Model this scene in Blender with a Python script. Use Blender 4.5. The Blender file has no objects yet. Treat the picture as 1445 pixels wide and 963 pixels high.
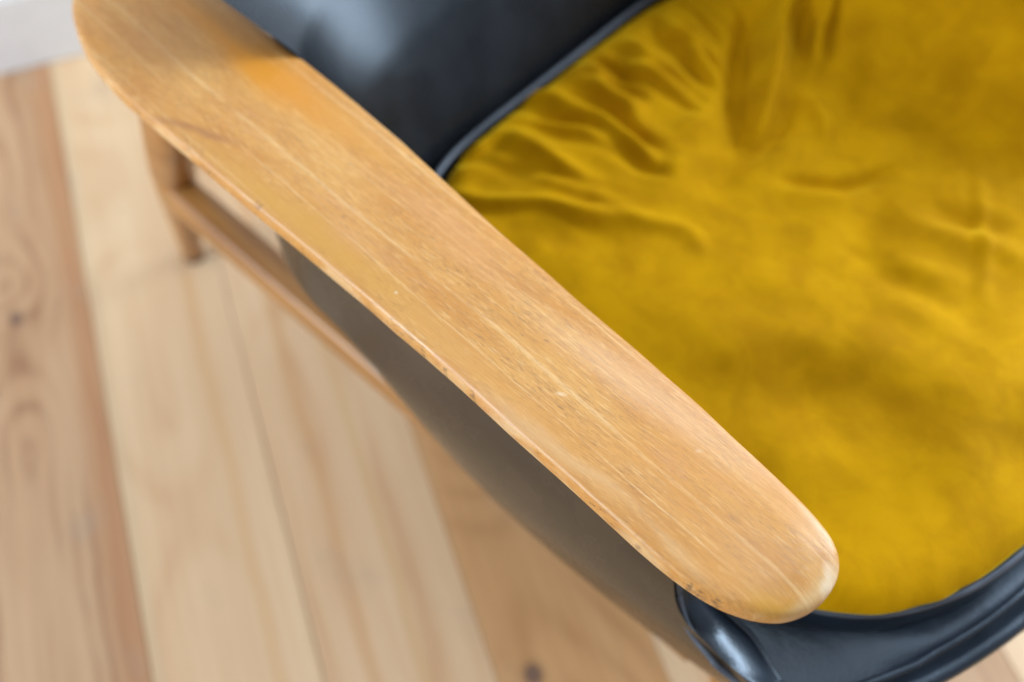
import bpy, math
import numpy as np
from mathutils import Matrix, Vector
S = bpy.context.scene
C = S.collection
# ------------------------------------------------------------------ camera
H = 1.12
FPX = 1500.0 / 1445.0
cam_rows = [[0.9429614499924173, 0.2899955398892543, -0.16348177474121645],
            [-0.3324292052151288, 0.7940987441456526, -0.5088202119685942],
            [-0.01773492006369484, 0.5341439612975488, 0.8452074900399884]]
cd = bpy.data.cameras.new('camera')
cam = bpy.data.objects.new('camera', cd)
C.objects.link(cam)
M = Matrix(cam_rows).to_4x4()
M.translation = Vector((0, 0, H))
cam.matrix_world = M
cd.sensor_width = 36.0
cd.lens = 36.0 * FPX
cd.clip_start = 0.02
cd.clip_end = 60
cd.dof.use_dof = True
cd.dof.focus_distance = 0.618
cd.dof.aperture_fstop = 2.5
S.camera = cam
# ------------------------------------------------------------------ light
w = bpy.data.worlds.new('World')
S.world = w
w.use_nodes = True
bg = w.node_tree.nodes['Background']
bg.inputs[0].default_value = (0.92, 0.93, 1.0, 1)
bg.inputs[1].default_value = 0.22

def area(name, loc, target, sx, sy, power, col):
    l = bpy.data.lights.new(name, 'AREA')
    l.shape = 'RECTANGLE'
    l.size = sx
    l.size_y = sy
    l.energy = power
    l.color = col
    o = bpy.data.objects.new(name, l)
    C.objects.link(o)
    o.location = loc
    o.rotation_euler = (Vector(target) - Vector(loc)).to_track_quat('-Z', 'Y').to_euler()
    return o
area('window_light_left', (-2.6, 0.35, 1.35), (0.0, 0.45, 0.5), 1.5, 1.3, 82, (0.78, 0.89, 1.0))
area('window_light_right', (2.4, 0.60, 1.40), (0.3, 0.4, 0.4), 1.25, 1.5, 90, (0.76, 0.88, 1.0))
area('ceiling_bounce_fill', (0.10, 0.35, 2.55), (0.10, 0.35, 0), 2.2, 1.8, 15, (0.80, 0.90, 1.0))  # added overhead fill, in place of bounce from an unseen ceiling
S.view_settings.view_transform = 'Standard'
S.view_settings.look = 'None'
S.view_settings.exposure = 0.33
S.view_settings.gamma = 1
S.view_settings.use_curve_mapping = False

# ------------------------------------------------------------------ helpers
def tag(o, label=None, cat=None, kind=None, group=None):
    if label: o['label'] = label
    if cat: o['category'] = cat
    if kind: o['kind'] = kind
    if group: o['group'] = group
    return o

def mesh_obj(name, verts, faces, mat, parent=None, smooth=True):
    me = bpy.data.meshes.new(name)
    me.from_pydata([tuple(map(float, p)) for p in verts], [], faces)
    me.validate()
    me.update()
    if smooth:
        me.polygons.foreach_set('use_smooth', [True] * len(me.polygons))
    me.materials.append(mat)
    o = bpy.data.objects.new(name, me)
    C.objects.link(o)
    if parent: o.parent = parent
    return o

def catmull(pts, n, closed=False):
    """n samples along a Catmull-Rom spline through pts."""
    P = np.array(pts, float)
    k = len(P)
    segs = k if closed else k - 1
    out = []
    ts = np.linspace(0, segs, n, endpoint=not closed)
    for t in ts:
        i = min(int(t), segs - 1)
        a = t - i
        if closed:
            p0, p1, p2, p3 = P[(i - 1) % k], P[i % k], P[(i + 1) % k], P[(i + 2) % k]
        else:
            p1, p2 = P[i], P[i + 1]
            p0 = P[i - 1] if i > 0 else 2 * p1 - p2
            p3 = P[i + 2] if i + 2 < k else 2 * p2 - p1
        out.append(0.5 * ((2 * p1) + (-p0 + p2) * a + (2 * p0 - 5 * p1 + 4 * p2 - p3) * a * a + (-p0 + 3 * p1 - 3 * p2 + p3) * a ** 3))
    return np.array(out)

def resample(P, n, closed=False):
    P = np.array(P, float)
    if closed: P = np.vstack([P, P[:1]])
    d = np.r_[0, np.cumsum(np.linalg.norm(np.diff(P, axis=0), axis=1))]
    t = np.linspace(0, d[-1], n, endpoint=not closed)
    return np.stack([np.interp(t, d, P[:, i]) for i in range(P.shape[1])], 1)

def grid_faces(nr, nc, closed_c=False, flip=False):
    f = []
    for i in range(nr - 1):
        for j in range(nc if closed_c else nc - 1):
            a, b = i * nc + j, i * nc + (j + 1) % nc
            c, d = (i + 1) * nc + (j + 1) % nc, (i + 1) * nc + j
            f.append((a, d, c, b) if flip else (a, b, c, d))
    return f

def tube(name, path, rad, mat, parent, nc=10, closed=False, n=None, squash=1.0):
    P = catmull(path, n or max(24, len(path) * 8), closed)
    k = len(P)
    R = np.full(k, rad) if np.isscalar(rad) else np.interp(np.linspace(0, 1, k), np.linspace(0, 1, len(rad)), rad)
    V = []
    for i in range(k):
        t = P[(i + 1) % k] - P[i - 1] if closed else P[min(i + 1, k - 1)] - P[max(i - 1, 0)]
        t = t / np.linalg.norm(t)
        up = np.array([0, 0, 1.0]) if abs(t[2]) < 0.9 else np.array([0, 1.0, 0])
        s = np.cross(t, up); s /= np.linalg.norm(s)
        q = np.cross(s, t)
        for j in range(nc):
            a = 2 * math.pi * j / nc
            V.append(P[i] + R[i] * (math.cos(a) * s + squash * math.sin(a) * q))
    F = grid_faces(k + (1 if closed else 0), nc, True)
    if closed:
        F = [tuple(x % (k * nc) for x in f) for f in F]
    else:
        V.append(P[0]); V.append(P[-1])
        for j in range(nc):
            F.append((k * nc, (j + 1) % nc, j))
            F.append((k * nc + 1, (k - 1) * nc + j, (k - 1) * nc + (j + 1) % nc))
    return mesh_obj(name, V, F, mat, parent)

def smst(x, a, b):
    t = np.clip((x - a) / (b - a), 0, 1)
    return t * t * (3 - 2 * t)

# ------------------------------------------------------------------ node helpers
class NT:
    def __init__(s, name):
        s.m = bpy.data.materials.new(name)
        s.m.use_nodes = True
        s.t = s.m.node_tree
        s.b = s.t.nodes['Principled BSDF']
        s.co = s.t.nodes.new('ShaderNodeTexCoord').outputs['Object']
    def n(s, typ, ins=None, **kw):
        nd = s.t.nodes.new(typ)
        for k, v in kw.items(): setattr(nd, k, v)
        for k, v in (ins or {}).items(): s.put(nd.inputs[k], v)
        return nd
    def put(s, sock, v):
        if isinstance(v, bpy.types.NodeSocket): s.t.links.new(v, sock)
        else: sock.default_value = v
    def math(s, op, a, b=0.0, c=None, clamp=False):
        nd = s.n('ShaderNodeMath', {0: a, 1: b}, operation=op, use_clamp=clamp)
        if c is not None: s.put(nd.inputs[2], c)
        return nd.outputs[0]
    def mapping(s, sc=(1, 1, 1), loc=(0, 0, 0), rot=(0, 0, 0), src=None):
        return s.n('ShaderNodeMapping', {'Vector': src or s.co, 'Scale': sc, 'Location': loc, 'Rotation': rot}).outputs[0]
    def noise(s, vec, scale, detail=3, rough=0.5, dist=0.0):
        return s.n('ShaderNodeTexNoise', {'Vector': vec, 'Scale': scale, 'Detail': detail, 'Roughness': rough, 'Distortion': dist}).outputs['Fac']
    def rng(s, v, a, b, c=0.0, d=1.0, smooth=True):
        return s.n('ShaderNodeMapRange', {'Value': v, 'From Min': a, 'From Max': b, 'To Min': c, 'To Max': d},
                   interpolation_type='SMOOTHSTEP' if smooth else 'LINEAR').outputs[0]
    def mix(s, f, a, b, mode='MIX'):
        nd = s.n('ShaderNodeMix', data_type='RGBA', blend_type=mode)
        s.put(nd.inputs[0], f); s.put(nd.inputs[6], a); s.put(nd.inputs[7], b)
        return nd.outputs[2]
    def blob(s, cx, cy, rx, ry, ang=0.0, soft=0.5, src=None):
        """1 inside an ellipse in the object's x,y, falling to 0 at its edge"""
        v = s.n('ShaderNodeVectorMath', {0: src or s.co, 1: (cx, cy, 0)}, operation='SUBTRACT').outputs[0]
        v = s.n('ShaderNodeVectorRotate', {'Vector': v, 'Angle': -ang}, rotation_type='Z_AXIS').outputs[0]
        v = s.n('ShaderNodeVectorMath', {0: v, 1: (1 / rx, 1 / ry, 0)}, operation='MULTIPLY').outputs[0]
        l = s.n('ShaderNodeVectorMath', {0: v}, operation='LENGTH').outputs['Value']
        return s.rng(l, soft, 1.0, 1.0, 0.0)
    def bump(s, h, strength, dist):
        o = s.n('ShaderNodeBump', {'Height': h, 'Strength': strength, 'Distance': dist}).outputs[0]
        s.put(s.b.inputs['Normal'], o)
    def set(s, **kw):
        for k, v in kw.items(): s.put(s.b.inputs[k.replace('_', ' ')], v)

def rgb(r, g, b): return (r, g, b, 1)

# ------------------------------------------------------------------ materials
def arm_wood():
    m = NT('worn_beech')
    wob = m.noise(m.mapping((3, 8, 8)), 1.0, 3)
    wobv = m.n('ShaderNodeCombineXYZ', {'Y': m.math('MULTIPLY', m.math('SUBTRACT', wob, 0.5), 0.015)}).outputs[0]
    co = m.n('ShaderNodeVectorMath', {0: m.co, 1: wobv}, operation='ADD').outputs[0]
    broad = m.noise(m.mapping((7, 45, 45), src=co), 1.0, 3, 0.55)
    lx = m.n('ShaderNodeSeparateXYZ', {0: m.co})
    drift = m.noise(m.mapping((5, 14, 1)), 1.0, 3, 0.55)
    yy = m.math('ADD', lx.outputs['Y'], m.math('ADD', m.math('MULTIPLY', drift, 0.012), m.math('MULTIPLY', lx.outputs['X'], 0.035)))
    gap = m.noise(m.n('ShaderNodeCombineXYZ', {'Y': yy}).outputs[0], 170.0, 2, 0.7)
    lines = m.math('MULTIPLY', m.rng(gap, 0.56, 0.66), m.rng(m.noise(m.mapping((14, 60, 10), loc=(2, 9, 0)), 1.0, 3), 0.30, 0.52))
    fine = m.noise(m.mapping((85, 950, 200), src=co), 1.0, 3, 0.7)
    fleck = m.noise(m.mapping((170, 1900, 300), src=co), 1.0, 1, 0.5)
    fmask = m.rng(m.noise(m.mapping((12, 60, 20)), 1.0, 2), 0.35, 0.65)
    col = m.mix(m.rng(broad, 0.32, 0.68), rgb(0.510, 0.222, 0.048), rgb(0.600, 0.305, 0.084))
    col = m.mix(m.math('MULTIPLY', lines, 0.62), col, rgb(0.72, 0.46, 0.21))
    col = m.mix(m.math('MULTIPLY', m.rng(gap, 0.46, 0.34), 0.30), col, rgb(0.43, 0.19, 0.055))
    col = m.mix(m.math('MULTIPLY', m.rng(fine, 0.52, 0.36), 0.42), col, rgb(0.32, 0.155, 0.06))
    col = m.mix(m.math('MULTIPLY', m.rng(fleck, 0.575, 0.67), m.math('MULTIPLY', fmask, 0.52)), col, rgb(0.20, 0.085, 0.035))
    # old varnish: honey and rosy zones
    pale = m.noise(m.mapping((70, 800, 90), loc=(5, 2, 0), src=co), 1.0, 2, 0.6)
    col = m.mix(m.math('MULTIPLY', m.rng(pale, 0.55, 0.66), 0.38), col, rgb(0.76, 0.48, 0.20))
    zone = m.noise(m.mapping((5, 16, 10)), 1.0, 4, 0.6)
    col = m.mix(m.math('MULTIPLY', m.rng(zone, 0.50, 0.66), 0.60), col, rgb(0.56, 0.245, 0.045))
    rosy = m.noise(m.mapping((9, 26, 10), loc=(3, 1, 0)), 1.0, 4, 0.6)
    col = m.mix(m.math('MULTIPLY', m.rng(rosy, 0.55, 0.72), 0.32), col, rgb(0.52, 0.235, 0.13))
    ragged = m.n('ShaderNodeVectorMath', {0: m.co, 1: m.n('ShaderNodeVectorMath', {0: m.n('ShaderNodeTexNoise', {'Vector': m.mapping((10, 30, 10)), 'Scale': 1.0, 'Detail': 5.0}).outputs['Color'], 1: (0.06, 0.03, 0)}, operation='MULTIPLY').outputs[0]}, operation='ADD').outputs[0]
    def stain_or_glint(cx, cy, rx, ry, ang, k, c, soft=0.1):
        nonlocal col
        col = m.mix(m.math('MULTIPLY', m.blob(cx + .03, cy + .015, rx, ry, ang, soft, ragged), k), col, c)
    stain_or_glint(-0.515, 0.050, 0.17, 0.024, -0.04, 0.95, rgb(0.60, 0.235, 0.022))
    stain_or_glint(-0.40, 0.052, 0.09, 0.016, -0.04, 0.5, rgb(0.60, 0.29, 0.06))
    stain_or_glint(-0.585, 0.010, 0.07, 0.035, 0.0, 0.5, rgb(0.46, 0.20, 0.055))
    stain_or_glint(-0.30, 0.035, 0.10, 0.018, -0.05, 0.5, rgb(0.62, 0.31, 0.12))
    stain_or_glint(-0.37, -0.026, 0.18, 0.016, 0.0, 0.75, rgb(0.54, 0.27, 0.05))
    stain_or_glint(-0.50, -0.022, 0.05, 0.006, 0.35, 0.6, rgb(0.30, 0.12, 0.05))
    stain_or_glint(-0.24, -0.022, 0.06, 0.012, 0.0, 0.5, rgb(0.55, 0.27, 0.07))
    stain_or_glint(-0.01, -0.005, 0.04, 0.030, 0.0, 0.35, rgb(0.50, 0.25, 0.09))
    stain_or_glint(0.012, -0.020, 0.025, 0.012, 0.5, 0.7, rgb(0.58, 0.29, 0.04))
    stain_or_glint(-0.12, 0.030, 0.14, 0.020, 0.0, 0.30, rgb(0.74, 0.47, 0.30))
    stain_or_glint(-0.13, -0.034, 0.09, 0.008, 0.0, 0.25, rgb(0.76, 0.55, 0.32))
    stain_or_glint(-0.045, -0.036, 0.03, 0.007, 0.0, 0.2, rgb(0.78, 0.58, 0.32))
    stain_or_glint(0.0245, 0.012, 0.006, 0.014, 0.25, 0.6, rgb(0.84, 0.70, 0.54), 0.2)  # pale worn tip edge, with its highlight painted into the colour
    # small marks
    for (cx, cy, rx, ry, ang, k, c) in [
            (-0.190, 0.0155, 0.0030, 0.0012, 0.4, 0.85, rgb(0.16, 0.09, 0.06)),
            (-0.203, 0.0090, 0.0012, 0.0010, 0.0, 0.8, rgb(0.2, 0.1, 0.05)),
            (-0.355, -0.004, 0.0024, 0.0018, 0.0, 0.6, rgb(0.22, 0.11, 0.06)),
            (-0.158, -0.006, 0.0050, 0.0022, 0.5, 0.6, rgb(0.90, 0.80, 0.62)),
            (-0.285, -0.022, 0.0020, 0.0015, 0.0, 0.7, rgb(0.9, 0.8, 0.65)),
            (-0.035, 0.000, 0.007, 0.003, 0.1, 0.45, rgb(0.20, 0.10, 0.07)),
            (-0.020, -0.004, 0.010, 0.0016, 0.1, 0.4, rgb(0.20, 0.10, 0.07)),
            (0.000, 0.002, 0.008, 0.0013, 0.1, 0.4, rgb(0.22, 0.10, 0.07)),
            (-0.010, 0.017, 0.008, 0.0012, 0.1, 0.4, rgb(0.22, 0.10, 0.07)),
            (-0.100, 0.008, 0.012, 0.0010, 0.05, 0.35, rgb(0.25, 0.12, 0.07)),
            (-0.075, 0.020, 0.004, 0.002, 0.9, 0.35, rgb(0.86, 0.74, 0.56))]:
        col = m.mix(m.math('MULTIPLY', m.math('MULTIPLY', m.blob(cx, cy, rx, ry, ang, 0.1), m.rng(fleck, 0.35, 0.6, 0.35, 1.0)), k * 0.7), col, c)
    # worn rim: dark specks and rubbed pale finish where the varnish is gone
    geo = m.n('ShaderNodeNewGeometry')
    zc = m.n('ShaderNodeSeparateXYZ', {0: m.co}).outputs['Z']
    rim = m.rng(zc, 0.5640, 0.5600)
    spk = m.noise(m.mapping((260, 260, 400)), 1.0, 3, 0.6)
    patch = m.noise(m.mapping((26, 26, 30)), 1.0, 2)
    wornm = m.math('MULTIPLY', rim, m.rng(patch, 0.47, 0.62))
    col = m.mix(m.math('MULTIPLY', wornm, 0.35), col, rgb(0.80, 0.62, 0.36))
    col = m.mix(m.math('MULTIPLY', m.math('MULTIPLY', rim, m.rng(spk, 0.62, 0.68)), m.rng(patch, 0.56, 0.42, 0.0, 0.9)), col, rgb(0.09, 0.05, 0.03))
    for (cx, cy, rx, ry, k) in [(-0.022, -0.0435, 0.0045, 0.0016, 1.0), (-0.030, -0.0440, 0.0018, 0.0014, 1.0), (-0.013, -0.0410, 0.003, 0.0012, .8), (-0.408, -0.0345, 0.004, 0.002, 0.8),
                                (-0.20, -0.0395, 0.003, 0.0012, 0.9), (-0.225, -0.038, 0.002, 0.001, 0.9), (-0.245, -0.038, 0.002, 0.001, 0.9), (-0.065, -0.0455, 0.003, 0.001, 0.7)]:
        col = m.mix(m.math('MULTIPLY', m.math('MULTIPLY', m.blob(cx, cy, rx * 1.3, ry * 1.6, 0, 0.35, None), m.rng(spk, 0.44, 0.56)), k * 0.7), col, rgb(0.07, 0.04, 0.025))
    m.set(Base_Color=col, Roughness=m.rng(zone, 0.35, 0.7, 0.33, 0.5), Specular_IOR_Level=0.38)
    m.set(Coat_Weight=0.22, Coat_Roughness=m.rng(patch, 0.4, 0.65, 0.2, 0.42))
    h = m.math('ADD', m.math('MULTIPLY', fine, 0.5), m.math('MULTIPLY', m.rng(fleck, 0.6, 0.72), -0.8))
    h = m.math('ADD', h, m.math('MULTIPLY', spk, 0.25))
    m.bump(h, 0.22, 0.0006)
    return m.m

def frame_wood():
    m = NT('stained_beech')
    a = m.noise(m.mapping((14, 14, 14)), 1.0, 3)
    g = m.noise(m.mapping((5, 90, 90)), 1.0, 3, 0.6)
    col = m.mix(m.rng(g, 0.3, 0.7), rgb(0.25, 0.098, 0.020), rgb(0.41, 0.190, 0.048))
    col = m.mix(m.math('MULTIPLY', m.rng(a, 0.45, 0.7), 0.4), col, rgb(0.42, 0.19, 0.05))
    m.set(Base_Color=col, Roughness=0.38, Coat_Weight=0.3, Coat_Roughness=0.25)
    m.bump(g, 0.15, 0.0006)
    return m.m

def leather(name, base=(0.010, 0.014, 0.021), rough=0.34, spec=0.5, bs=0.38):
    m = NT(name)
    a = m.noise(m.mapping((1, 1, 1)), 420, 3, 0.6)
    dr = 0.01 if 'inner' in name else 0.06
    v = m.n('ShaderNodeTexVoronoi', {'Vector': m.co, 'Scale': 430.0}).outputs['Distance']
    b = m.noise(m.mapping((1, 1, 1)), 22, 3)
    c = m.noise(m.mapping((1, 1, 1)), 60, 2)
    m.set(Base_Color=m.mix(m.rng(b, 0.4, 0.7), rgb(*base), rgb(*[x * 1.5 for x in base])),
          Roughness=m.rng(b, 0.3, 0.7, rough - dr, rough + dr), Specular_IOR_Level=spec, Specular_Tint=rgb(0.74, 0.87, 1.0) if base[2] > base[0] else rgb(1, 0.95, 0.88))
    h = m.math('ADD', m.math('MULTIPLY', a, 0.3), m.math('MULTIPLY', v, 0.25))
    h = m.math('ADD', h, m.math('MULTIPLY', c, 0.9))
    m.bump(h, bs, 0.0012)
    return m.m

def velvet():
    m = NT('mustard_velvet')
    nap = m.noise(m.mapping((7, 7, 7)), 1.0, 4, 0.6, 0.6)
    nap2 = m.noise(m.mapping((26, 34, 26)), 1.0, 4, 0.65, 0.4)
    wv = m.noise(m.mapping((900, 900, 900)), 1.0, 2)
    rib = m.n('ShaderNodeTexWave', {'Vector': m.mapping((1, 1, 1), rot=(0, 0, 0.25)), 'Scale': 120.0, 'Distortion': 1.2, 'Detail': 2.0, 'Detail Scale': 2.0}, wave_type='BANDS', bands_direction='Y').outputs['Fac']
    f = m.math('ADD', m.math('MULTIPLY', nap, 0.55), m.math('MULTIPLY', nap2, 0.45))
    col = m.mix(m.rng(f, 0.36, 0.62), rgb(0.360, 0.166, 0.0002), rgb(0.500, 0.252, 0.0006))
    col = m.mix(m.math('MULTIPLY', rib, 0.07), col, rgb(0.30, 0.16, 0.0))
    col = m.mix(m.math('MULTIPLY', m.rng(wv, 0.4, 0.6), 0.14), col, rgb(0.34, 0.18, 0.0))
    m.set(Base_Color=col, Roughness=0.85, Specular_IOR_Level=0.06, Sheen_Weight=0.55, Sheen_Roughness=0.38, Sheen_Tint=rgb(1.0, 0.74, 0.03))
    m.bump(m.math('ADD', m.math('MULTIPLY', wv, 0.5), m.math('MULTIPLY', rib, 0.05)), 0.35, 0.0007)
    return m.m

def pine(name, pale, mid, dark, seed, cath=0.5, freq=150.0, knots=(), streak=0.5, x0=0.0, edges=()):
    """a sawn pine board: growth rings cut lengthways give cathedral arches"""
    m = NT(name)
    info = m.n('ShaderNodeObjectInfo')
    rnd = m.math('MULTIPLY', info.outputs['Random'], 0.0 if knots else 7.0)
    sh = m.n('ShaderNodeCombineXYZ', {'Y': rnd, 'X': 0.0, 'Z': rnd}).outputs[0]
    co = m.n('ShaderNodeVectorMath', {0: m.co, 1: sh}, operation='ADD').outputs[0]
    co = m.n('ShaderNodeVectorMath', {0: co, 1: (-x0, seed * 3.7, 0)}, operation='ADD').outputs[0]
    wob = m.n('ShaderNodeTexNoise', {'Vector': m.mapping((7, 2.6, 1), src=co), 'Scale': 1.0, 'Detail': 4.0}).outputs['Color']
    wob = m.n('ShaderNodeVectorMath', {0: wob, 1: (0.075, 0.0, 0.0)}, operation='MULTIPLY').outputs[0]
    cw = m.n('ShaderNodeVectorMath', {0: co, 1: wob}, operation='ADD').outputs[0]
    sp = m.n('ShaderNodeSeparateXYZ', {0: cw})
    yy = m.noise(m.n('ShaderNodeCombineXYZ', {'Y': m.math('MULTIPLY', sp.outputs['Y'], 1.9)}).outputs[0], 1.0, 1)
    depth = m.math('MULTIPLY', m.math('SUBTRACT', yy, 0.5), cath)
    xs = m.math('SUBTRACT', sp.outputs['X'], 0.02)
    r = m.math('SQRT', m.math('ADD', m.math('MULTIPLY', xs, xs), m.math('MULTIPLY', depth, depth)))
    for (kx, ky, kr) in knots:      # rings swell round each knot
        b = m.blob(kx, ky, kr * 3.2, kr * 7, 0, 0.0)
        r = m.math('ADD', r, m.math('MULTIPLY', b, kr * 0.9))
    ring = m.math('MULTIPLY_ADD', m.math('SINE', m.math('MULTIPLY', r, freq * 3.0)), 0.5, 0.5)
    ring = m.math('POWER', ring, 2.2)
    ring = m.math('MULTIPLY', ring, m.rng(m.noise(m.mapping((22, 2.2, 1), src=co), 1.0, 3, 0.6), 0.40, 0.68, 0.15, 1.0))
    fib = m.noise(m.mapping((160, 3, 10), src=co), 1.0, 3, 0.6)
    tone = m.noise(m.mapping((16, 2.2, 3), src=co), 1.0, 3, 0.5)
    col = m.mix(m.rng(tone, 0.3, 0.7), rgb(*pale), rgb(*mid))
    col = m.mix(m.math('MULTIPLY', ring, streak), col, rgb(*dark))
    col = m.mix(m.math('MULTIPLY', m.rng(fib, 0.45, 0.7), 0.22), col, rgb(*dark))
    for (ex, ew, ec, ek) in edges:      # a differently coloured strip of sapwood along one edge
        sx = m.n('ShaderNodeSeparateXYZ', {0: m.co}).outputs['X']
        wv = m.math('ADD', sx, m.math('MULTIPLY', m.math('SUBTRACT', m.noise(m.mapping((3, 5, 1)), 1.0, 3), 0.5), 0.02))
        dd = m.math('ABSOLUTE', m.math('SUBTRACT', wv, ex))
        col = m.mix(m.math('MULTIPLY', m.rng(dd, 0.0, ew, 1.0, 0.0), ek), col, rgb(*ec))
    grime = m.noise(m.mapping((9, 6, 3), loc=(seed, 0, 0)), 1.0, 4, 0.6)
    col = m.mix(m.math('MULTIPLY', m.rng(grime, 0.56, 0.75), 0.35), col, rgb(0.30, 0.25, 0.20))
    for (kx, ky, kr) in knots:
        col = m.mix(m.math('MULTIPLY', m.blob(kx, ky, kr * 1.7, kr * 2.2, 0, 0.3), 0.45), col, rgb(*[d * 0.75 for d in dark]))
        col = m.mix(m.math('MULTIPLY', m.blob(kx, ky, kr, kr * 1.15, 0, 0.55), 0.9), col, rgb(0.15, 0.085, 0.06))
    m.set(Base_Color=col, Roughness=m.rng(tone, 0.3, 0.7, 0.42, 0.58), Specular_IOR_Level=0.4)
    m.bump(m.math('ADD', m.math('MULTIPLY', ring, 0.4), fib), 0.2, 0.0008)
    return m.m

def plain(name, c, rough=0.6, bumps=60, bs=0.1):
    m = NT(name)
    a = m.noise(m.mapping(), bumps, 4)
    m.set(Base_Color=m.mix(m.rng(a, 0.35, 0.65), rgb(*c), rgb(*[x * 0.94 for x in c])), Roughness=rough)
    m.bump(a, bs, 0.002)
    return m.m

WOOD = arm_wood()
FRAME = frame_wood()
LEATHER = leather('black_leather', spec=0.9)
LEATHER_IN = leather('black_leather_inner', base=(0.010, 0.0115, 0.014), rough=0.28, bs=0.04, spec=0.30)
SIDE = leather('black_leather_side', base=(0.026, 0.017, 0.009), rough=0.26, spec=0.75, bs=0.08)  # black leather; brown base adds the floor's reflection to its colour
PIPE = leather('grey_black_piping', base=(0.06, 0.066, 0.08), rough=0.40, bs=0.2)
VELVET = velvet()
PAINT = plain('white_gloss_paint', (0.70, 0.69, 0.68), 0.4)
WALLP = plain('wall_paint', (0.66, 0.66, 0.65), 0.8, 120, 0.2)
DARKWOOD = plain('subfloor_dark', (0.16, 0.11, 0.07), 0.9)
PAD = plain('felt_glide', (0.08, 0.05, 0.035), 0.8)

# ------------------------------------------------------------------ floor and wall
WALL_Y = 1.3985
floor = mesh_obj('floor', [(-2.2, -1.6, -0.03), (2.4, -1.6, -0.03), (2.4, WALL_Y + .1, -0.03), (-2.2, WALL_Y + .1, -0.03)], [(0, 1, 2, 3)], DARKWOOD, None, False)
tag(floor, 'pale pine plank floor under the armchair', 'floor', 'structure')
P_RED = pine('pine_reddish', (0.510, 0.322, 0.180), (0.438, 0.254, 0.131), (0.276, 0.130, 0.063), 1.3, 0.55, 95, [(-0.367, 0.923, 0.010)], 0.85, -0.36, [(-0.288, 0.030, (0.40, 0.185, 0.08), 0.75)])
P_RED2 = pine('pine_reddish_plain', (0.510, 0.322, 0.180), (0.438, 0.254, 0.131), (0.276, 0.130, 0.063), 4.3, 0.4, 100, [], 0.5, -0.2)
P_PALE = pine('pine_pale', (0.674, 0.476, 0.285), (0.622, 0.418, 0.240), (0.480, 0.250, 0.118), 2.1, 0.6, 40, [], 0.36, -0.19, [(-0.268, 0.010, (0.47, 0.38, 0.23), 0.4), (-0.150, 0.012, (0.55, 0.30, 0.12), 0.45)])
P_PALE2 = pine('pine_pale_streaked', (0.664, 0.456, 0.273), (0.612, 0.403, 0.226), (0.480, 0.245, 0.113), 5.2, 0.5, 48, [], 0.55, -0.03, [(-0.055, 0.014, (0.52, 0.27, 0.11), 0.55), (-0.004, 0.010, (0.55, 0.33, 0.13), 0.4)])
P_GOLD = pine('pine_golden', (0.582, 0.331, 0.151), (0.510, 0.269, 0.109), (0.316, 0.144, 0.051), 3.4, 0.5, 75, [(0.101, 0.280, 0.012)], 0.42, 0.13)
P_GOLD2 = pine('pine_golden_plain', (0.582, 0.331, 0.151), (0.510, 0.269, 0.109), (0.316, 0.144, 0.051), 6.4, 0.5, 75, [], 0.42, 0.3)

def plank(x0, x1, mat, dz=0.0):
    g = 0.0004
    y0, y1 = -1.6, WALL_Y + 0.02
    c = 0.0009
    a, b = x0 + g, x1 - g
    prof = [(a, -0.022), (a, -c), (a + c, 0), (b - c, 0), (b, -c), (b, -0.022)]
    V = [(x, y, z + dz) for y in (y0, y1) for x, z in prof]
    F = [(i, i + 1, i + 7, i + 6) for i in range(5)] + [(5, 4, 3, 2, 1, 0), (6, 7, 8, 9, 10, 11)]
    F = [f[::-1] for f in F[:5]] + F[5:]
    return mesh_obj('plank', V, F, mat, floor, False)

# ------------------------------------------------------------------ chair
U = Vector((0.45520611, -0.89038609, 0))
A1 = Vector((0.19912658, 0.14879744, 0))
VC = 0.315                                   # centre line of the chair in its own left-right axis
chair = bpy.data.objects.new('armchair', None)
C.objects.link(chair)
ORG = (-0.30, VC)                            # root in the layout frame (u forward, v across)
Vv = Vector((-U.y, U.x, 0))
chair.location = A1 + U * ORG[0] + Vv * ORG[1]
ANG = math.atan2(U.y, U.x)
chair.rotation_euler = (0, 0, ANG)
tag(chair, 'armchair with a curved black leather shell, beech paddle armrests and splayed wooden legs', 'armchair')

def loc(V):
    V = np.array(V, float).copy()
    return V
# every chair mesh is written in the layout frame; shift it to the root by the object's own offset
def cpart(o):
    o.location = (-ORG[0], -ORG[1], 0)
    o.parent = chair
    return o
def mirror(V):
    V = np.array(V, float).copy(); V[:, 1] = 2 * VC - V[:, 1]; return V
def both(name, V, F, mat, smooth=True):
    a = cpart(mesh_obj(name, V, F, mat, None, smooth))
    b = cpart(mesh_obj(name, mirror(V), [f[::-1] for f in F], mat, None, smooth))
    return a, b

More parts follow.
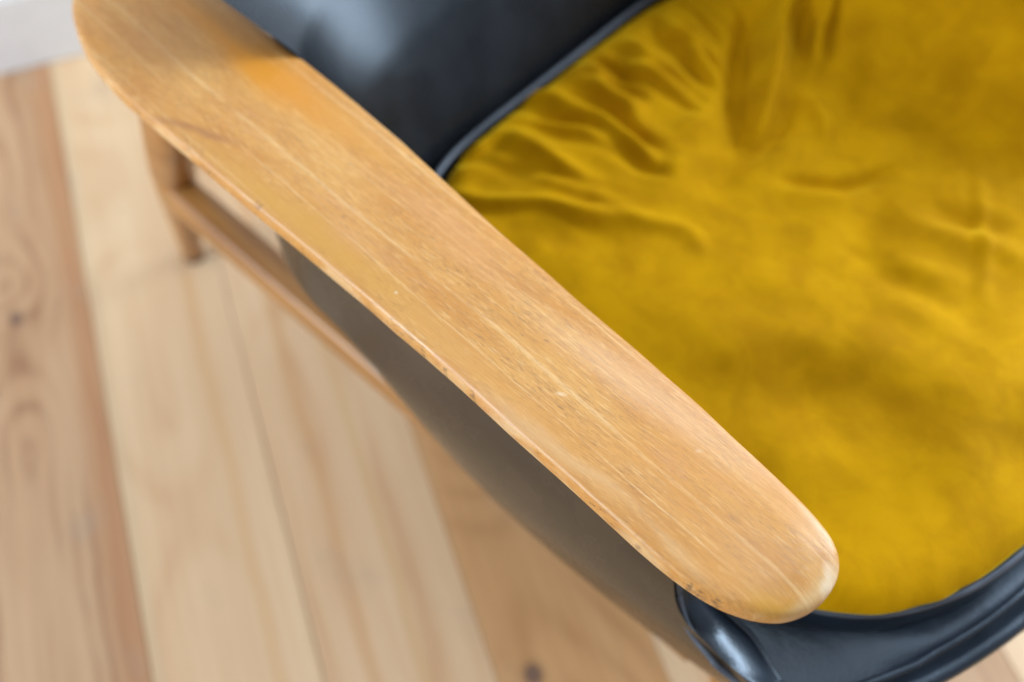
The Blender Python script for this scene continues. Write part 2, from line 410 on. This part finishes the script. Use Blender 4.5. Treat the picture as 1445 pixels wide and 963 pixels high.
# armrest ------------------------------------------------------------
OUT = [(-0.700, 0.040), (-0.697, 0.018), (-0.6827, 0.000), (-0.6609, -0.0145), (-0.6251, -0.0280), (-0.5746, -0.0360), (-0.5200, -0.0372), (-0.4571, -0.0374), (-0.3900, -0.0372), (-0.3300, -0.0373),
       (-0.2701, -0.0378), (-0.2181, -0.0388), (-0.1797, -0.0402), (-0.1381, -0.0418), (-0.1039, -0.0433), (-0.0750, -0.0444), (-0.0505, -0.0449), (-0.0330, -0.0441), (-0.0183, -0.0420), (-0.0060, -0.0385),
       (0.0055, -0.0328), (0.0162, -0.0238), (0.0226, -0.0138), (0.0263, -0.0030), (0.0268, 0.0083), (0.0248, 0.0180), (0.0205, 0.0255), (0.0130, 0.0310), (0.0030, 0.0345),
       (-0.0201, 0.0388), (-0.0582, 0.0437), (-0.0968, 0.0482), (-0.1400, 0.0515), (-0.1900, 0.0550), (-0.2350, 0.0585), (-0.2771, 0.0620), (-0.3447, 0.0690), (-0.3890, 0.0735), (-0.4300, 0.0760), (-0.4761, 0.0778),
       (-0.5362, 0.0800), (-0.5925, 0.0815), (-0.6300, 0.0800), (-0.6620, 0.0740), (-0.6860, 0.0600)]
out = resample(catmull(OUT, 900, True), 420, True)
ucl = np.clip(out[:, 0], -0.650, -0.015)
def arm_mid(u):
    return np.interp(u, [-0.65, -0.4, -0.2, -0.05, -0.015], [0.030, 0.018, 0.006, -0.001, -0.002])
med = np.stack([ucl, arm_mid(ucl)], 1)
prof = []                                    # (s: 1 at the outline, z)
ZT = 0.5665
for s in np.linspace(0.0, 0.55, 7): prof.append((s, ZT + 0.0022 * (1 - s * s)))
# broad soft roll-off, then a tight shoulder
for s, dz in [(0.68, 0.0002), (0.78, 0.0007), (0.85, 0.0013), (0.89, 0.0018), (0.92, 0.0023), (0.945, 0.0029), (0.965, 0.0037), (0.980, 0.0049), (0.991, 0.0065), (0.998, 0.0084), (1.0, 0.0100)]:
    prof.append((s, ZT - dz + 0.0005))
for s, dz in [(0.998, 0.0125), (0.988, 0.0155), (0.965, 0.0185), (0.92, 0.0215), (0.85, 0.0245), (0.7, 0.0275), (0.4, 0.0295), (0.0, 0.030)]:
    prof.append((s, ZT - dz))
V = []
rngA = np.random.RandomState(3)
wav = np.interp(np.arange(420), np.linspace(0, 420, 61), rngA.normal(0, 0.00022, 61))
nrm = out - med; nrm /= np.maximum(np.linalg.norm(nrm, axis=1), 1e-6)[:, None]
for s, z in prof:
    ring = med + (out + nrm * wav[:, None] - med) * max(s, 0.0005)
    V.append(np.column_stack([ring, z - (4.0 * np.clip(ring[:, 0] + 0.013, 0, 1) ** 2 if z > 0.55 else 0 * ring[:, 0])]))
V = np.vstack(V)
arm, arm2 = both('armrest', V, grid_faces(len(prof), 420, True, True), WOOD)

# legs ---------------------------------------------------------------
def leg_pts(cs, nc=20, n=40):
    """cs: (u, v, z, half-length u, half-width v)"""
    P = catmull(cs, n)
    V = []
    for p in P:
        for j in range(nc):
            a = 2 * math.pi * j / nc
            c, s = math.cos(a), math.sin(a)
            e = 0.75
            V.append((p[0] + p[3] * math.copysign(abs(c) ** e, c), p[1] + p[4] * math.copysign(abs(s) ** e, s), p[2]))
    F = grid_faces(n, nc, True)
    F.append(tuple(range(nc))[::-1]); F.append(tuple(range((n - 1) * nc, n * nc)))
    return V, F
BACKLEG = [(-0.860, 0.066, 0.004, 0.013, 0.012), (-0.840, 0.062, 0.06, 0.0155, 0.014), (-0.797, 0.054, 0.17, 0.0220, 0.018), (-0.745, 0.044, 0.28, 0.0270, 0.0205), (-0.690, 0.034, 0.38, 0.0285, 0.0205), (-0.645, 0.029, 0.48, 0.030, 0.019), (-0.620, 0.026, 0.545, 0.032, 0.019)]
FRONTLEG = [(0.035, 0.060, 0.004, 0.010, 0.010), (0.02, 0.058, 0.08, 0.013, 0.013), (-0.01, 0.062, 0.17, 0.019, 0.016), (-0.035, 0.070, 0.245, 0.022, 0.018)]
for cs in (BACKLEG, FRONTLEG):
    v, f = leg_pts(cs)
    a, b = both('leg', v, f, FRAME)
    c = cs[0]
    gv, gf = leg_pts([(c[0], c[1], 0.0005, c[3] + .001, c[4] + .001), (c[0], c[1], 0.0035, c[3] + .001, c[4] + .001)], 16, 3)
    for par, vv, ff in ((a, gv, gf), (b, mirror(gv), [q[::-1] for q in gf])):
        mesh_obj('foot_glide', vv, ff, PAD, par)

# side rail: a squared bar with softened corners, running from the back leg forward
def bar(p0, p1, hw, hh, r=0.30, n=30):
    p0, p1 = np.array(p0), np.array(p1)
    V = []
    nc = 24
    for i in range(n):
        t = i / (n - 1)
        p = p0 + (p1 - p0) * t
        for j in range(nc):
            a = 2 * math.pi * j / nc + math.pi / nc
            c, s = math.cos(a), math.sin(a)
            e = 0.42
            V.append((p[0], p[1] + hw * math.copysign(abs(c) ** e, c), p[2] + hh * math.copysign(abs(s) ** e, s)))
    F = grid_faces(n, nc, True)
    F.append(tuple(range(nc))[::-1]); F.append(tuple(range((n - 1) * nc, n * nc)))
    return V, F
v, f = bar((-0.755, 0.040, 0.244), (-0.035, 0.040, 0.240), 0.0175, 0.0215)
both('side_rail', v, f, FRAME)

# shell --------------------------------------------------------------
# levels from the underside, round the outside, over the rim and down the inside:
# side (v, z) / back (u, z)
LV = [((0.20, 0.235), -0.28), ((0.11, 0.222), -0.40), ((0.050, 0.216), -0.455), ((0.021, 0.228), -0.490), ((0.003, 0.275), -0.510),
      ((-0.009, 0.325), -0.530), ((-0.0145, 0.375), -0.545), ((-0.010, 0.425), -0.560), ((0.002, 0.475), -0.570), ((0.014, 0.515), -0.572), ((0.024, 0.535), -0.565),
      ((0.036, 0.530), -0.555), ((0.042, 0.505), -0.545), ((0.044, 0.470), -0.535), ((0.047, 0.430), -0.525), ((0.050, 0.395), -0.515), ((0.060, 0.370), -0.50)]
LV = [(a, (b, a[1])) for a, b in LV]
LEV = np.array([[a[0], a[1], b[0], b[1]] for a, b in LV])
LEV = catmull(LEV, 90)
NS, NA, NB = 46, 44, 24
UF_SEAM = [(0.535, -0.080), (0.485, -0.066), (0.445, -0.0555), (0.420, -0.046), (0.404, -0.031), (0.399, -0.008), (0.3965, 0.020), (0.385, 0.045), (0.36, 0.048), (0.25, 0.02)]
def shell_side():
    rows = []
    for li, (sv, sz, bu, bz) in enumerate(LEV):
        outer = li < 58
        rc = 0.145 if outer else 0.105
        rc = rc + 0.03 * smst(bz, .4, .7)
        uf = np.interp(sz, [q[0] for q in UF_SEAM][::-1], [q[1] for q in UF_SEAM][::-1]) if outer else np.interp(sz, [.37, .42, .46, .5, .535], [-.02, -.04, -.06, -.085, -.075])
        row = []
        for j in range(NS):
            t = j / NS
            u = uf + (bu + rc - uf) * t
            row.append((u, sv, t * 0.55))
        cx, cy = bu + rc, sv + rc
        for j in range(NA):
            a = (math.pi / 2) * j / NA
            row.append((cx - rc * math.sin(a), cy - rc * math.cos(a), 0.55 + 0.45 * j / NA))
        for j in range(NB + 1):
            row.append((bu, cy + (VC - cy) * j / NB, 1.0))
        for k, (u, v_, s) in enumerate(row):
            zz = sz + (bz - sz) * float(smst(s, 0.56, 0.78))
            # underside sweeps up towards both ends of the side
            lowf = 1 - float(smst(sz, 0.30, 0.45)) if outer else 0
            zz += lowf * min((2.0 if u < -0.19 else 1.0) * (u + 0.19) ** 2, 0.085) * (1 - float(smst(s, .6, 1)))
            row[k] = (u, v_, zz)
        rows.append(row)
    return np.array(rows)
R = shell_side()
nl, nc = R.shape[0], R.shape[1]
full = np.concatenate([R, mirror(R[:, ::-1][:, 1:].reshape(-1, 3)).reshape(nl, nc - 1, 3)], 1)
ko, ki = 58, 57
outer = full[:60]
inner = full[59:]
cpart(mesh_obj('outer_shell', outer.reshape(-1, 3), grid_faces(len(outer), full.shape[1], False, True), SIDE))
cpart(mesh_obj('inner_lining', inner.reshape(-1, 3), grid_faces(len(inner), full.shape[1], False, True), LEATHER_IN))
rim = full[59, ::3] + np.array([0, 0, 0.002])
cpart(tube('shell_piping', rim, 0.003, PIPE, None, 8, False, 400))
# backrest: a thick curved panel that widens upwards past the armrests
def back_pt(x, z, off=0.0):
    ub = np.interp(z, [0.36, 0.42, 0.50, 0.60, 0.75, 0.88], [-0.450, -0.462, -0.510, -0.580, -0.680, -0.750])
    ve = 0.0765 - 0.588 * max(0.0, z - 0.567)
    hw = VC - ve
    wing = 0.060 * abs(x) ** 4.0 * smst(z, 0.34, 0.52)
    return (ub + wing - off * (1 - 0.2 * abs(x)), VC + x * hw, z)
zs = np.concatenate([np.linspace(0.36, 0.660, 44)])
xs_ = np.sin(np.linspace(-math.pi / 2, math.pi / 2, 90))
prof = [(z, 0.0) for z in zs]
for k in range(1, 9):
    a = math.pi * k / 9
    prof.append((0.660 + 0.017 * math.sin(a), 0.017 * (1 - math.cos(a))))
prof += [(z, 0.034) for z in zs[::-1]]
V = []
for z, off in prof:
    row = [back_pt(x, z, off) for x in xs_]
    V += row
F = grid_faces(len(prof), len(xs_), False, False)
n_ = len(xs_); m_ = len(prof)
for i in range(m_ // 2):                       # close the two side edges
    a, b = i, m_ - 1 - i
    if b - a < 2: break
    F.append((a * n_, (a + 1) * n_, (b - 1) * n_, b * n_))
    F.append((a * n_ + n_ - 1, b * n_ + n_ - 1, (b - 1) * n_ + n_ - 1, (a + 1) * n_ + n_ - 1))
cpart(mesh_obj('backrest', V, F, LEATHER_IN))

# closed base under the seat
base = full[0]
V = list(base) + [(-0.30, VC, 0.235)]
F = [(i, i + 1, len(base)) for i in range(len(base) - 1)] + [(len(base) - 1, 0, len(base))]
cpart(mesh_obj('base_cover', V, [f[::-1] for f in F], SIDE))

# front edge of each side wall: a padded strip between two rows of piping
SE = [(-0.080, 0.018, 0.530), (-0.066, 0.008, 0.485), (-0.0555, -0.001, 0.445), (-0.0460, -0.0065, 0.420), (-0.0310, -0.0115, 0.404), (-0.0110, -0.0150, 0.400), (0.001, -0.016, 0.398), (0.028, -0.010, 0.390), (0.052, 0.000, 0.380)]
RG = [(-0.085, 0.045, 0.500), (-0.062, 0.035, 0.440), (-0.038, 0.0245, 0.384), (-0.018, 0.0235, 0.379), (0.0025, 0.0225, 0.377), (0.0315, 0.0125, 0.373), (0.047, 0.0085, 0.372), (0.060, 0.010, 0.372)]
se, rg = catmull(SE, 60), catmull(RG, 60)
V = []
for i in range(14):
    t = i / 13
    b = math.sin(math.pi * t) ** 0.7 if 0 < t < 1 else 0
    P = se * (1 - t) + rg * t + np.array([0.006, -0.001, 0.008]) * b
    bul = np.exp(-((np.linspace(0, 1, 60) - 0.86) / 0.12) ** 2)[:, None] * np.array([0.003, 0.0, 0.005]) * b
    V.append(P + bul)
both('side_front_panel', np.vstack(V), grid_faces(14, 60, False, False), LEATHER)
for path, rad in ((SE, 0.0028), (RG, 0.0024)):
    for pp in (np.array(path), mirror(path)):
        cpart(tube('piping', pp, rad, PIPE if path is SE else LEATHER, None, 10, False, 80))

# front lip ----------------------------------------------------------
def uC3(v):
    d = abs(v - VC)
    return 0.1340 - 0.6 * d * d - 3.0 * d ** 4 - 150.0 * max(0, d - 0.295) ** 2
vs = np.concatenate([np.linspace(0.000, 0.12, 40), np.linspace(0.125, VC, 40)])
vs = np.concatenate([vs, 2 * VC - vs[::-1][1:]])
rows = []
lz = [(0.0, 0.355), (0.25, 0.362), (0.5, 0.3695), (0.7, 0.3755), (0.85, 0.3790), (0.93, 0.3795), (0.975, 0.3775), (1.0, 0.3745)]
lz = catmull(lz, 26)
for t, z in lz:
    row = []
    for v_ in vs:
        uo = uC3(v_) + 0.0005
        ui = min(-0.12 + 0.0 * v_, uo - .03) if abs(v_ - VC) > 0.22 else uo - 0.10
        k = float(smst(abs(v_ - VC), 0.2, 0.26))
        ui = (uo - 0.10) * (1 - k) + (-0.12) * k
        zz = z
        if k > 0: zz = 0.3705 + 0.004 * math.sin(math.pi * min(1, t)) * 1 + (z - 0.3745) * 0.25 * (1 if t > .8 else t / .8)
        zz = zz * k + z * (1 - k) if k > 0 else z
        row.append((ui + (uo - ui) * t, v_, zz))
    rows.append(row)
rows = np.array(rows)
cpart(mesh_obj('seat_lip', rows.reshape(-1, 3), grid_faces(len(lz), len(vs), False, True), LEATHER))
c3 = np.array([(uC3(v_), v_, 0.3775) for v_ in vs])
rr = np.random.RandomState(5)
c3w = c3 + np.column_stack([np.interp(np.arange(len(c3)), np.linspace(0, len(c3), 30), rr.normal(0, 0.0005, 30)), np.zeros(len(c3)), np.interp(np.arange(len(c3)), np.linspace(0, len(c3), 30), rr.normal(0, 0.0004, 30))])
cpart(tube('piping', c3w, 0.0030, LEATHER, None, 10, False, 300))
cpart(tube('front_roll', c3 + np.array([0.0128, 0, -0.0115]), 0.0066, LEATHER, None, 14, False, 300))
# apron below the roll
ap = [(0.002, 0.3745), (0.007, 0.3690), (0.0125, 0.3660), (0.014, 0.350), (0.006, 0.330), (-0.004, 0.318), (-0.018, 0.312), (-0.035, 0.310)]
ap = catmull(ap, 30)
V = [(uC3(v_) + du, VC + (v_ - VC) * (1 - 0.10 * smst(0.345 - z, 0.0, 0.03)), z) for du, z in ap for v_ in vs]
cpart(mesh_obj('front_apron', V, grid_faces(len(ap), len(vs), False, True), LEATHER))

# leather seat pad -----------------------------------------------------
HALF = [(-0.4490, VC), (-0.4490, 0.240), (-0.4480, 0.195), (-0.4400, 0.150), (-0.4150, 0.105), (-0.3700, 0.068), (-0.3000, 0.050), (-0.2000, 0.045), (-0.1000, 0.042), (-0.0400, 0.0405), (-0.0080, 0.0425),
        (0.0080, 0.0470), (0.0275, 0.0588), (0.0478, 0.0735), (0.0645, 0.0915), (0.0810, 0.1160), (0.0945, 0.1450), (0.1040, 0.1780), (0.1105, 0.2200), (0.1140, 0.2650), (0.1150, VC)]
MIR = [(a, 2 * VC - b) for a, b in HALF[::-1][1:-1]]
pad = resample(catmull(HALF + MIR, 1200, True), 400, True)
cen = np.tile(np.array([[-0.17, VC]]), (400, 1))
def inset(d):
    v_ = pad - cen
    L = np.linalg.norm(v_, axis=1)[:, None]
    return cen + v_ * (L - d) / L
V = []
pz = [(0.006, 0.355), (0.002, 0.364), (-0.001, 0.374), (-0.001, 0.386), (0.001, 0.396), (0.004, 0.404), (0.009, 0.4085), (0.016, 0.409), (0.05, 0.409), (0.14, 0.409)]
for d, z in pz:
    V.append(np.column_stack([inset(d), np.full(400, z)]))
cpart(mesh_obj('seat_pad', np.vstack(V), grid_faces(len(pz), 400, True, False), LEATHER))
cpart(tube('piping', [(p[0] - 0.001 * smst(-p[0], .3, .4), p[1], 0.4045 + 0.013 * float(smst(-p[0], 0.25, 0.38))) for p in inset(0.0022)[::5]], 0.0030, PIPE, None, 10, True, 400))

# ------------------------------------------------------------------ velvet cushion
ST = [
    ([(-0.3474, 0.5431), (-0.3119, 0.4687), (-0.275, 0.4039), (-0.2601, 0.3598)], 0.013, 0.011),
    ([(-0.3525, 0.484), (-0.3257, 0.4307), (-0.2959, 0.3848), (-0.2646, 0.3444)], -0.015, 0.011),
    ([(-0.3107, 0.5433), (-0.2823, 0.4907), (-0.2652, 0.4506)], 0.006, 0.009),
    ([(-0.3206, 0.5209), (-0.2853, 0.463)], -0.006, 0.008),
    ([(-0.2912, 0.5312), (-0.263, 0.4806)], -0.005, 0.009),
    ([(-0.4188, 0.4326), (-0.3767, 0.4091), (-0.3359, 0.3923), (-0.3002, 0.3826)], 0.0045, 0.007),
    ([(-0.4082, 0.409), (-0.3748, 0.3942), (-0.3323, 0.3772), (-0.3095, 0.374)], -0.0045, 0.007),
    ([(-0.4193, 0.3858), (-0.3917, 0.3662), (-0.3655, 0.3468), (-0.3405, 0.3516)], 0.006, 0.012),
    ([(-0.4228, 0.344), (-0.4008, 0.3415), (-0.3754, 0.3316)], -0.0065, 0.008),
    ([(-0.4411, 0.3248), (-0.4017, 0.3197), (-0.3762, 0.3069), (-0.3443, 0.3162)], 0.005, 0.008),
    ([(-0.4549, 0.2674), (-0.4119, 0.2778), (-0.3798, 0.2801)], 0.0045, 0.009),
    ([(-0.4421, 0.2585), (-0.4014, 0.2662), (-0.3539, 0.2694)], -0.005, 0.01),
    ([(-0.3036, 0.366), (-0.2979, 0.3365), (-0.3076, 0.2994)], 0.006, 0.014),
    ([(-0.2755, 0.3177), (-0.2809, 0.2855), (-0.2832, 0.2599)], 0.004, 0.014),
    ([(-0.2606, 0.3481), (-0.2523, 0.3172), (-0.2487, 0.2832)], -0.005, 0.014),
    ([(-0.2601, 0.4299), (-0.2323, 0.4202), (-0.2041, 0.3984)], 0.004, 0.009),
    ([(-0.2579, 0.4119), (-0.2482, 0.3692), (-0.2478, 0.3363)], -0.006, 0.009),
    ([(-0.214, 0.3372), (-0.1869, 0.3546), (-0.1632, 0.3818), (-0.1471, 0.4125)], -0.006, 0.0075),
    ([(-0.2009, 0.324), (-0.1734, 0.3451), (-0.1502, 0.3726)], 0.003, 0.012),
    ([(-0.1449, 0.3762), (-0.1308, 0.3485), (-0.1108, 0.3278)], -0.0035, 0.02),
    ([(-0.1279, 0.3749), (-0.0922, 0.3749), (-0.0285, 0.3883), (-0.0016, 0.3992)], 0.0038, 0.014),
    ([(-0.111, 0.3787), (-0.0748, 0.3922), (-0.0469, 0.4082)], -0.005, 0.014),
    ([(-0.1221, 0.4785), (-0.0772, 0.4048), (-0.0261, 0.3213)], -0.0003, 0.004),
    ([(-0.0933, 0.4512), (-0.0536, 0.3876), (-0.0173, 0.3295)], 0.0015, 0.006),
    ([(-0.1174, 0.3021), (-0.0799, 0.3103), (-0.0432, 0.3076)], -0.0014, 0.012),
    ([(-0.1093, 0.3204), (-0.0701, 0.3301), (-0.0363, 0.3364)], 0.0028, 0.013),
    ([(-0.0927, 0.2799), (-0.0554, 0.2918), (-0.0162, 0.2885)], 0.003, 0.016),
    ([(-0.3733, 0.1462), (-0.3213, 0.1777), (-0.2697, 0.2171), (-0.235, 0.23), (-0.211, 0.2276)], 0.0042, 0.009),
    ([(-0.343, 0.1403), (-0.2925, 0.1719), (-0.2536, 0.1979)], -0.003, 0.016),
    ([(-0.4194, 0.2206), (-0.3784, 0.2133), (-0.3442, 0.2121)], 0.004, 0.012),
    ([(-0.3956, 0.2598), (-0.353, 0.2589), (-0.3163, 0.254)], 0.003, 0.013),
    ([(-0.4068, 0.1545), (-0.3972, 0.1795), (-0.3637, 0.1974)], -0.003, 0.012),
    ([(-0.4312, 0.1703), (-0.4216, 0.1959), (-0.4165, 0.2176)], -0.0035, 0.008),
    ([(-0.4455, 0.2859), (-0.4563, 0.2784)], -0.003, 0.006),
    ([(-0.1725, 0.152), (-0.1206, 0.1913), (-0.073, 0.2355), (-0.0066, 0.2587)], 0.007, 0.035),
    ([(-0.1449, 0.1175), (-0.0906, 0.1681), (-0.0369, 0.2097)], -0.006, 0.045),
    ([(0.0297, 0.3309), (0.0275, 0.2616), (0.0205, 0.1765)], 0.008, 0.03),
    ([(0.0601, 0.2757), (0.0608, 0.2141)], -0.005, 0.03),
    ([(-0.2115, 0.5584), (-0.1954, 0.4649)], -0.0035, 0.02),
    ([(-0.1546, 0.5538), (-0.1371, 0.4244)], -0.005, 0.025),
    ([(-0.2527, 0.537), (-0.2027, 0.4382), (-0.1838, 0.3682)], -0.004, 0.016),
    ([(-0.1033, 0.261), (-0.1357, 0.2495), (-0.1853, 0.2224)], 0.003, 0.018),
    ([(-0.1298, 0.3112), (-0.0992, 0.325)], -0.003, 0.012),
]
def seg_dist(P, A, B):
    d = B - A
    L2 = float(d @ d)
    t = np.clip(((P - A) @ d) / L2, 0, 1)
    q = A + t[:, None] * d
    return np.linalg.norm(P - q, axis=1), t
def stroke(P, pts, amp, wid):
    """a fold: a smooth sum of Gaussians strung along a spline"""
    sp = catmull(pts, 60)
    L = float(np.linalg.norm(np.diff(sp, axis=0), axis=1).sum())
    n = max(5, int(L / (wid * 0.55)))
    sp = resample(sp, n)
    ds = L / (n - 1)
    lo, hi = sp.min(0) - 3 * wid, sp.max(0) + 3 * wid
    k = np.all((P > lo) & (P < hi), axis=1)
    Q = P[k]
    h = np.zeros(len(Q))
    for i, c in enumerate(sp):
        t = i / (n - 1)
        h += math.sin(math.pi * (0.08 + 0.84 * t)) * np.exp(-((Q - c) ** 2).sum(1) / wid ** 2)
    o = np.zeros(len(P))
    o[k] = amp * h * ds / (wid * 1.7725)
    return o
def vnoise(P, sc, seed):
    r = np.random.RandomState(seed)
    g = r.normal(0, 1, (64, 64))
    x = (P[:, 0] * sc + 20) % 63; y = (P[:, 1] * sc + 20) % 63
    i, j = x.astype(int), y.astype(int)
    a, b = x - i, y - j
    a, b = a * a * (3 - 2 * a), b * b * (3 - 2 * b)
    i1, j1 = (i + 1) % 64, (j + 1) % 64
    return g[i, j] * (1 - a) * (1 - b) + g[i1, j] * a * (1 - b) + g[i, j1] * (1 - a) * b + g[i1, j1] * a * b
NR, NP = 190, 620
VH = [(-0.4435, VC), (-0.4435, 0.240), (-0.4420, 0.200), (-0.4335, 0.163), (-0.4095, 0.116), (-0.3690, 0.077), (-0.3000, 0.056), (-0.2000, 0.050), (-0.1000, 0.047), (-0.0300, 0.046), (0.0050, 0.0490),
      (0.0233, 0.0570), (0.0405, 0.0690), (0.0571, 0.0850), (0.0711, 0.1050), (0.0837, 0.1290), (0.0933, 0.1580), (0.1000, 0.1890), (0.1050, 0.225), (0.1080, 0.27), (0.1090, VC)]
pad2 = resample(catmull(VH + [(a, 2 * VC - b) for a, b in VH[::-1][1:-1]], 1200, True), NP, True)
pad2 = pad2 + np.column_stack([np.interp(np.arange(NP), np.linspace(0, NP, 120), rr.normal(0, 0.0005, 120)), np.interp(np.arange(NP), np.linspace(0, NP, 120), rr.normal(0, 0.0005, 120))])
cen2 = np.tile(np.array([[-0.17, VC]]), (NP, 1))
rel = pad2 - cen2
Ls = np.linalg.norm(rel, axis=1)[:, None]
sv = 1 - (1 - np.linspace(0, 1, NR)) ** 1.35
V = []
for s in sv:
    V.append(cen2 + rel * max(s, 0.0003))
P2 = np.vstack(V)
dist = np.concatenate([(1 - s) * Ls[:, 0] for s in sv])      # distance in from the edge
Z = 0.412 + 0.013 * (1 - np.exp(-dist / 0.010)) + 0.012 * smst(dist, 0, 0.12)
Z -= 0.010 * np.exp(-(((P2[:, 0] + 0.20) / 0.13) ** 2 + ((P2[:, 1] - 0.33) / 0.13) ** 2))
Z += 0.100 * smst(P2[:, 1], 0.46, 0.61) * smst(-P2[:, 0], -0.04, 0.12)       # ridden up against the far side wall
edgef = smst(dist, 0.0, 0.015)
PW = P2 + np.column_stack([0.0025 * vnoise(P2, 30, 11), 0.0025 * vnoise(P2, 30, 12)])
for pts, amp, wid in ST: Z += 1.9 * stroke(PW, pts, amp, wid)
rg_ = np.random.RandomState(21)
for k in range(19):                              # gathers running in from the back and far edges
    ev = 0.115 + 0.46 * k / 19 + rg_.uniform(-.006, .006)
    L = rg_.uniform(0.07, 0.17)
    p0 = np.array([-0.432, ev]); aim = np.array([-0.12, 0.30 + 0.25 * (ev - 0.3)]) + rg_.uniform(-.05, .05, 2)
    d_ = (aim - p0) / np.linalg.norm(aim - p0)
    nn = np.array([-d_[1], d_[0]])
    q_ = nn * rg_.uniform(-.010, .010)
    a_ = rg_.uniform(0.0030, 0.0065)
    w_ = rg_.uniform(.0055, .0095)
    path = np.array([p0, p0 + d_ * L * .35 + q_, p0 + d_ * L * .7, p0 + d_ * L])
    Z += stroke(PW, path, a_, w_) - stroke(PW, path + nn * w_ * 1.5 * rg_.choice([-1, 1]), a_ * 0.9, w_ * 0.85)
Z += (0.0014 * vnoise(P2, 16, 1) + 0.0003 * vnoise(P2, 48, 2)) * edgef
backk = smst(-P2[:, 0], 0.30, 0.42)
gath = np.sin(P2[:, 1] * 165 + 2.2 * vnoise(P2, 14, 5)) * np.exp(-dist / 0.045) * smst(dist, 0, 0.006)
Z += 0.0010 * gath * backk
Z = np.where(Z < 0.418, 0.418 - 0.004 * (1 - np.exp((Z - 0.418) / 0.008)), Z) * (dist > 0.012) + Z * (dist <= 0.012)
# hem turned down round the edge
hem = [(0.0015, 0.4055), (0.004, 0.4035), (0.012, 0.403)]
V3 = [np.column_stack([P2, Z])]
for d, z in hem:
    V3.append(np.column_stack([cen2 + rel * (Ls - d + 0.0025) / Ls, np.full(NP, z + 0.0065)]))
V3[1][:, 2] = 0.4105
V3[2][:, 2] = 0.4095
V3[3][:, 2] = 0.4093
allV = np.vstack(V3)
cush = mesh_obj('seat_cushion', allV - np.array([ORG[0], ORG[1], 0]), grid_faces(NR + 3, NP, True, True), VELVET)
cush.location = chair.location
cush.rotation_euler = chair.rotation_euler
tag(cush, 'crumpled mustard yellow velvet cushion lying on the black leather seat', 'cushion')

# ------------------------------------------------------------------ planks
PITCH = 0.1692
xs = [-0.2748 + PITCH * k for k in range(-11, 16)]
special = {10: P_RED, 11: P_PALE, 12: P_PALE2, 13: P_GOLD, 14: P_PALE, 15: P_RED2, 16: P_PALE2}
cycle = (P_PALE, P_RED2, P_PALE2, P_PALE, P_GOLD2)
for i in range(len(xs) - 1):
    plank(xs[i], xs[i + 1], special.get(i, cycle[i % 5]), 0.0003 * ((i * 7) % 3 - 1))

wall = mesh_obj('wall', [(-2.2, WALL_Y, 0), (2.4, WALL_Y, 0), (2.4, WALL_Y, 2.6), (-2.2, WALL_Y, 2.6),
                         (-2.2, WALL_Y + .1, 0), (2.4, WALL_Y + .1, 0), (2.4, WALL_Y + .1, 2.6), (-2.2, WALL_Y + .1, 2.6)],
                [(0, 1, 2, 3), (5, 4, 7, 6), (3, 2, 6, 7), (0, 3, 7, 4), (1, 5, 6, 2)], WALLP, None, False)
tag(wall, 'plain pale grey wall at the end of the floorboards', 'wall', 'structure')
sk = [(0.0, 0.0), (-0.016, 0.0), (-0.016, 0.118), (-0.013, 0.126), (-0.006, 0.130), (0.0, 0.130)]
V = [(x, WALL_Y - 0.001 + a, b + 0.0015) for x in (-2.2, 2.4) for a, b in sk]
mesh_obj('skirting_board', V, [(i, i + 1, i + 7, i + 6) for i in range(5)], PAINT, wall, False)
